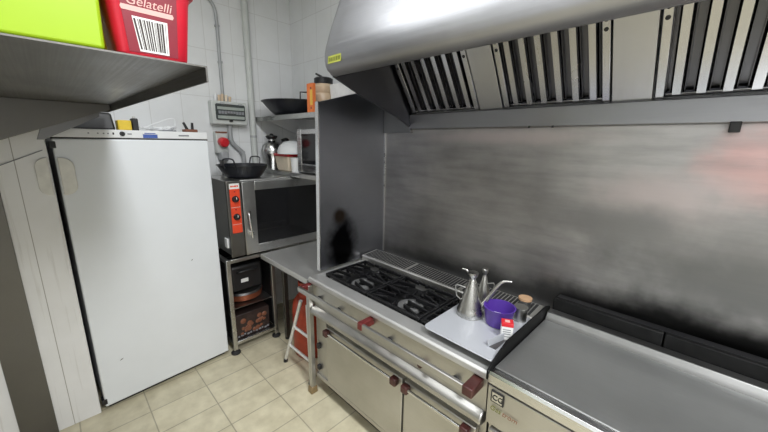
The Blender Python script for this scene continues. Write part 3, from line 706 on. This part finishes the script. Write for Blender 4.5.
lettering('lettering', 'CG', .030, (GX0+.024, GF-.0032, .765), (1,0,0), (0,0,1), 'black', bd)
lettering('lettering', 'Gas', .028, (GX0+.018, GF+.000, .716), (1,0,0), (0,0,1), 'olive_print', T, shear=.2)
lettering('lettering', 'trom', .028, (GX0+.066, GF-.001, .716), (1,0,0), (0,0,1), 'rust', T, shear=.2)

# ------------------------------------------------------------------ extraction hood
HX0, HX1 = -1.447, 1.2
T = H_ = thing('extractor_hood', (-.1, 1.4, 1.78), 'large stainless extractor hood over the range with sloping front', 'hood')
prof = [(1.092,2.026),(1.078,2.026),(1.055,2.034),(1.036,2.046),(1.024,2.064),(1.019,2.088),(1.020,2.120),(1.028,2.155),(1.054,2.230),(1.122,2.395),(1.20,2.60),(1.28,2.80)]
inn = [(p_[0]+.004, p_[1]+.002) for p_ in prof]; inn[0] = (1.092, 2.030)
def hood_front(x0, x1):
    m = MB(); rc = .05
    # front skin, with a rounded vertical fold at the left end
    cols = []
    for k in range(6):
        a = k/5*PI/2; cols.append((x0+rc*(1-math.sin(a)), rc*(1-math.cos(a))))
    cols = cols[::-1]
    R = []
    xs = [(x0+rc*(1-math.cos(PI/2*k/5)), .030*(1-math.sin(PI/2*k/5))) for k in range(6)] + [(x1, 0)]
    outer = [[(x, p_[0]+dy, p_[1]) for p_ in prof] for x, dy in xs]
    V = [[m.v(p_) for p_ in r] for r in outer]
    for i in range(len(V)-1):
        for j in range(len(prof)-1): m.face([V[i][j], V[i+1][j], V[i+1][j+1], V[i][j+1]])
    return m
hood_front(HX0, HX1).build('front_skin', 'steel_hood', T, solid=.002)
endp = [(1.112,2.020),(1.261,1.962),(1.574,1.862),(1.724,1.800),(1.742,1.792),(1.742,2.80),(1.31,2.80),(1.23,2.60),(1.152,2.395),(1.084,2.230),(1.055,2.150),(1.052,2.060),(1.075,2.032)]
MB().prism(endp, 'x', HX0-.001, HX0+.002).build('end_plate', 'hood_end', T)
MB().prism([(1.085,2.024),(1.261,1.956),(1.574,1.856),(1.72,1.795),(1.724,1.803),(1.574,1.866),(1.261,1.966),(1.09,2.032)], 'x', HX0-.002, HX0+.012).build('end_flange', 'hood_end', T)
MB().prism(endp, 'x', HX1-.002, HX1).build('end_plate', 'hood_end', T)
MB().box(HX0, HX1, 1.28, 1.742, 2.796, 2.80).build('top_plate', 'steel_hood', T)
# grease gutter along the wall
MB().prism([(1.700,1.790),(1.742,1.786),(1.742,1.885),(1.712,1.885),(1.700,1.878)], 'x', HX0+.003, HX1).build('grease_gutter', 'steel_in', T, bevel=.002)
MB().box(.035, .065, 1.690, 1.715, 1.755, 1.792).build('drain_plug', 'black', T, bevel=.003)
for x in (-.66, -.55): MB().cyl((x,1.698,1.782), (x,1.698,1.792), .005, 8).build('screw', 'black', T)
MB().box(-1.702, HX0, 1.722, 1.7445, 1.766, 2.03).build('corner_shade_filler', 'steel_dark', T)  # dark strip in the corner; shade under the hood is put into its colour
# sticker
st = MB().prism([(0,0),(.062,0),(.062,.026),(0,.026)], 'z', 0, .001)
st.M = Matrix.Identity(4)
up = Vector((0, .004, .06)).normalized(); rt = Vector((1, 0, 0)); nr = rt.cross(up)
Ms = Matrix((rt, up, nr)).transposed().to_4x4(); Ms.translation = Vector((-1.392, 1.0172, 2.066))
MB(Ms).box(0, .100, 0, .034, 0, .0012).build('sticker', 'lime_label', T)
for a, b_ in ((.006,.016),(.020,.032),(.036,.046),(.050,.058),(.062,.076),(.080,.094)): MB(Ms).box(a, b_, .008, .026, 0, .0016).build('print_mark', 'olive_print', T)
# blank plates between the filters, and the filters
pb = Vector((0, 1.712, 1.884)); dv = Vector((0, 1.500-1.712, 2.182-1.884)).normalized(); nv = Vector((1,0,0)).cross(dv)
if nv.y > 0: nv = -nv
FL = .50
def fm(x): 
    m = Matrix((Vector((1,0,0)), dv, nv)).transposed().to_4x4(); m.translation = Vector((x, pb.y, pb.z)); return m
for x0, x1 in ((-.942,-.809), (-.332,-.195), (.285,.42), (.9,HX1-.004)):
    MB(fm(x0)).box(.002, x1-x0-.002, 0, FL+.06, -.010, .002).build('blank_plate', 'plate', T, bevel=.001)
MB(fm(HX0)).box(.004, HX1-HX0-.004, FL, FL+.30, -.006, -.003).build('upper_baffle', 'steel_in', T)
MB().box(HX0+.003, HX1-.003, 1.12, 1.13, 2.06, 2.10).build('front_gutter', 'steel_in', T)
FLAB = ['baffle grease filter at the left end of the hood', 'baffle grease filter in the middle, between two blank plates', 'baffle grease filter at the right, cut by the photo edge']
for i, (x0, x1) in enumerate(((-1.424,-.946), (-.805,-.336), (-.191,.281), (.424,.896))):
    if i == 3: continue
    w = x1-x0
    T = thing('grease_filter', (x0+w/2, pb.y, pb.z), FLAB[i], 'filter', 'baffle filters in the hood')
    A = fm(x0)
    fr = MB(A)
    fr.box(.002, .030, 0, FL, -.030, .000); fr.box(w-.030, w-.002, 0, FL, -.030, .000)
    fr.box(.030, w-.030, 0, .014, -.030, -.012); fr.box(.030, w-.030, FL-.02, FL, -.030, .000)
    fr.build('frame', 'filter', T, bevel=.002)
    for xx in (.016, w-.016):
        for yy in (.30, .335):
            MB(A).lathe([(.0005,0),(.008,0),(.008,.0012),(.0005,.0014)], (xx, yy, .0), 10, (0,0,1)).build('rivet', 'black', T)
    MB(A).box(.004, w-.004, .002, FL-.002, -.060, -.050).build('added_gap_shade_sheet', 'soot', T)  # black sheet added to darken the gaps between the baffles
    nb = 6; pitch = (w-.060)/nb
    for k_ in range(nb):
        xc = .030+pitch*(k_+.5)
        ww = .0125
        b = MB(A)          # front channel: narrow flange with two lips folded back
        b.prism([(xc-ww-.004,-.030),(xc-ww-.003,-.030),(xc-ww+.001,-.0055),(xc+ww-.001,-.0055),(xc+ww+.003,-.030),(xc+ww+.004,-.030),(xc+ww,-.004),(xc-ww,-.004)], 'y', .012, FL-.012)
        b.build('baffle', 'filter', T)
    for k_ in range(nb+1):
        xc = .030+pitch*k_; ww = .013
        ww0 = ww if k_ > 0 else .0; ww1 = ww if k_ < nb else .0
        b = MB(A)
        b.prism([(xc-ww0-.001,-.024),(xc-ww0-.001,-.046),(xc+ww1+.001,-.046),(xc+ww1+.001,-.024),(xc+ww1-.001,-.024),(xc+ww1-.001,-.044),(xc-ww0+.001,-.044),(xc-ww0+.001,-.024)], 'y', .016, FL-.016)
        b.build('rear_baffle', 'filter_dark', T)

# ------------------------------------------------------------------ near shelf with tubs
T = thing('steel_wall_shelf', (-1.67, 0, 1.837), 'big dull steel shelf in the near left carrying the green and red tubs', 'shelf')
sh = [(-.90,-.69),(-.90,.300),(-2.435,.268),(-2.435,-.69)]
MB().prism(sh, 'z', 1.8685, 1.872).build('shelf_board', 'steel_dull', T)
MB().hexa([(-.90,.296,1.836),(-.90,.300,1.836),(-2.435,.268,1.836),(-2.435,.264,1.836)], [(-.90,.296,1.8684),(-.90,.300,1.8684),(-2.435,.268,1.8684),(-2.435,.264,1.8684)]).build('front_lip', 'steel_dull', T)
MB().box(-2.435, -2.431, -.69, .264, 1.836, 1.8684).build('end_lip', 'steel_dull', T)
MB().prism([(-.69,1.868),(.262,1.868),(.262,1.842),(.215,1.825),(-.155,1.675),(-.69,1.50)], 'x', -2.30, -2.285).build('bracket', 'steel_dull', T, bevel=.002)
MB().prism([(-.012,1.736),(.215,1.826),(.215,1.806),(-.005,1.684),(-.03,1.684)], 'x', -2.33, -2.302).build('bracket_flange', 'steel_dark', T, bevel=.002)
T = thing('storage_crate', (-1.05, -.1, 1.873), 'lime green plastic tub at the near end of the steel shelf', 'tub')
MB().hexa([(-1.08,-.42,1.873),(-.905,-.42,1.873),(-.905,.112,1.873),(-1.08,.112,1.873)], [(-1.085,-.43,2.10),(-.898,-.43,2.10),(-.898,.116,2.10),(-1.085,.116,2.10)]).build('body', 'green', T, bevel=.006)
MB().box(-1.095,-.885,-.44,.112,2.10,2.115).build('lid', 'green', T, bevel=.004)
MB().box(-1.22,-.905,.1005,.116,1.8735,1.96).build('base_rib', 'yellow', T) if False else None
o = MB().lathe([(.001,0),(.035,0),(.042,.05),(.043,.16),(.001,.16)], (-1.15,.150,1.873), 24).build('mustard_tub', 'yellow')
tag(o, 'yellow tub squeezed between the green and red tubs', 'tub')
T = thing('ice_cream_tub', (-1.0, .195, 1.873), 'red ice cream tub with a barcode on its end, on the steel shelf', 'tub')
def rr3(x0, x1, y0, y1, z, r): return [(p_[0], p_[1], z) for p_ in rrect(x0, x1, y0, y1, r, 6)]
Rg = [rr3(-.968,-.914,.138,.252,1.8725,.018) ]
rings_ = [rr3(-1.050,-.918,.138,.262,1.8732,.018), rr3(-1.054,-.914,.133,.267,1.878,.022), rr3(-1.064,-.908,.123,.280,2.00,.024), rr3(-1.066,-.906,.121,.284,2.015,.024)]
MB().rings(rings_).build('body', 'red_gloss', T)
MB().rings([rr3(-1.072,-.900,.116,.290,2.0155,.026), rr3(-1.072,-.900,.116,.290,2.035,.026)]).build('lid', 'red_gloss', T)
# printed end: plane of the tub's end facing the room
def endpt(y, z): return (-.914+(z-1.878)/(2.00-1.878)*.006+.0006, y, z)
def patch(pts, mat, name, par, dx=.0):
    m = MB(); 
    f_ = [Vector(endpt(*p_))+Vector((dx,0,0)) for p_ in pts]; m.hexa([f - Vector((.0012,0,0)) for f in f_], f_); return m.build(name, mat, par)
pa = patch([(.153,1.880),(.243,1.880),(.251,2.008),(.145,2.008)], 'dark_red', 'label_field', T, .0004)
patch([(.172,1.883),(.226,1.883),(.228,1.950),(.164,1.950)], 'white_print', 'barcode_field', T, .0008)
bb = MB(); q_ = .03
while q_ < .96:
    wd = random.choice((.016,.024,.044,.06)); k0, k1 = q_, min(.97, q_+wd)
    f = [Vector(endpt(.172+k0*.054,1.887)), Vector(endpt(.172+k1*.054,1.887)), Vector(endpt(.164+k1*.064,1.946)), Vector(endpt(.164+k0*.064,1.946))]
    bb.hexa([v_ + Vector((.0006,0,0)) for v_ in f], [v_ + Vector((.0012,0,0)) for v_ in f]); q_ += wd+random.choice((.02,.032,.048))
bb.build('barcode', 'maroon_carton', T)
patch([(.146,1.964),(.148,1.959),(.240,1.959),(.242,1.964),(.240,1.969),(.148,1.969)], 'pink_print', 'label_band', T, .0008)
lettering('lettering', 'Gelatelli', .025, Vector(endpt(.155,1.9715))+Vector((.001,0,0)), (0,1,0), (.05,0,1), 'pink_print', T, shear=.25)

# ------------------------------------------------------------------ light
def area(name, loc, size, energy, col, rot):
    l = bpy.data.lights.new(name, 'AREA'); l.shape = 'RECTANGLE'; l.size, l.size_y = size; l.energy = energy; l.color = col
    o = bpy.data.objects.new(name, l); COL.objects.link(o); o.location = loc; o.rotation_euler = rot; return o
area('ceiling_tube_far', (-1.0, .35, 3.0), (1.5, .5), 25, (.95, .98, 1), (0,0,0))
area('ceiling_tube_near', (1.1, .35, 3.0), (1.3, .3), 100, (.97, .985, 1), (0,0,0))
w = bpy.data.worlds.new('World'); S.world = w; w.use_nodes = True
w.node_tree.nodes['Background'].inputs[0].default_value = (.7, .75, .8, 1); w.node_tree.nodes['Background'].inputs[1].default_value = .05

# ------------------------------------------------------------------ camera
R = ((0.71253002, 0.70142852, 0.01729174), (0.16753674, -0.14615315, -0.97497215), (-0.68134603, 0.69759393, -0.22165356))
ri, dn, fw = Vector(R[0]), Vector(R[1]), Vector(R[2])
cm = bpy.data.cameras.new('Camera'); cm.sensor_width = 36; cm.sensor_fit = 'HORIZONTAL'; cm.lens = 36*324.268/768; cm.clip_start = .02
co = bpy.data.objects.new('Camera', cm); COL.objects.link(co)
mw = Matrix((ri, -dn, -fw)).transposed().to_4x4(); mw.translation = Vector((0, 0, 1.7)); co.matrix_world = mw
S.camera = co
S.view_settings.view_transform = 'Standard'; S.view_settings.look = 'None'; S.view_settings.gamma = 1
S.view_settings.use_curve_mapping = False
S.view_settings.exposure = 0.0
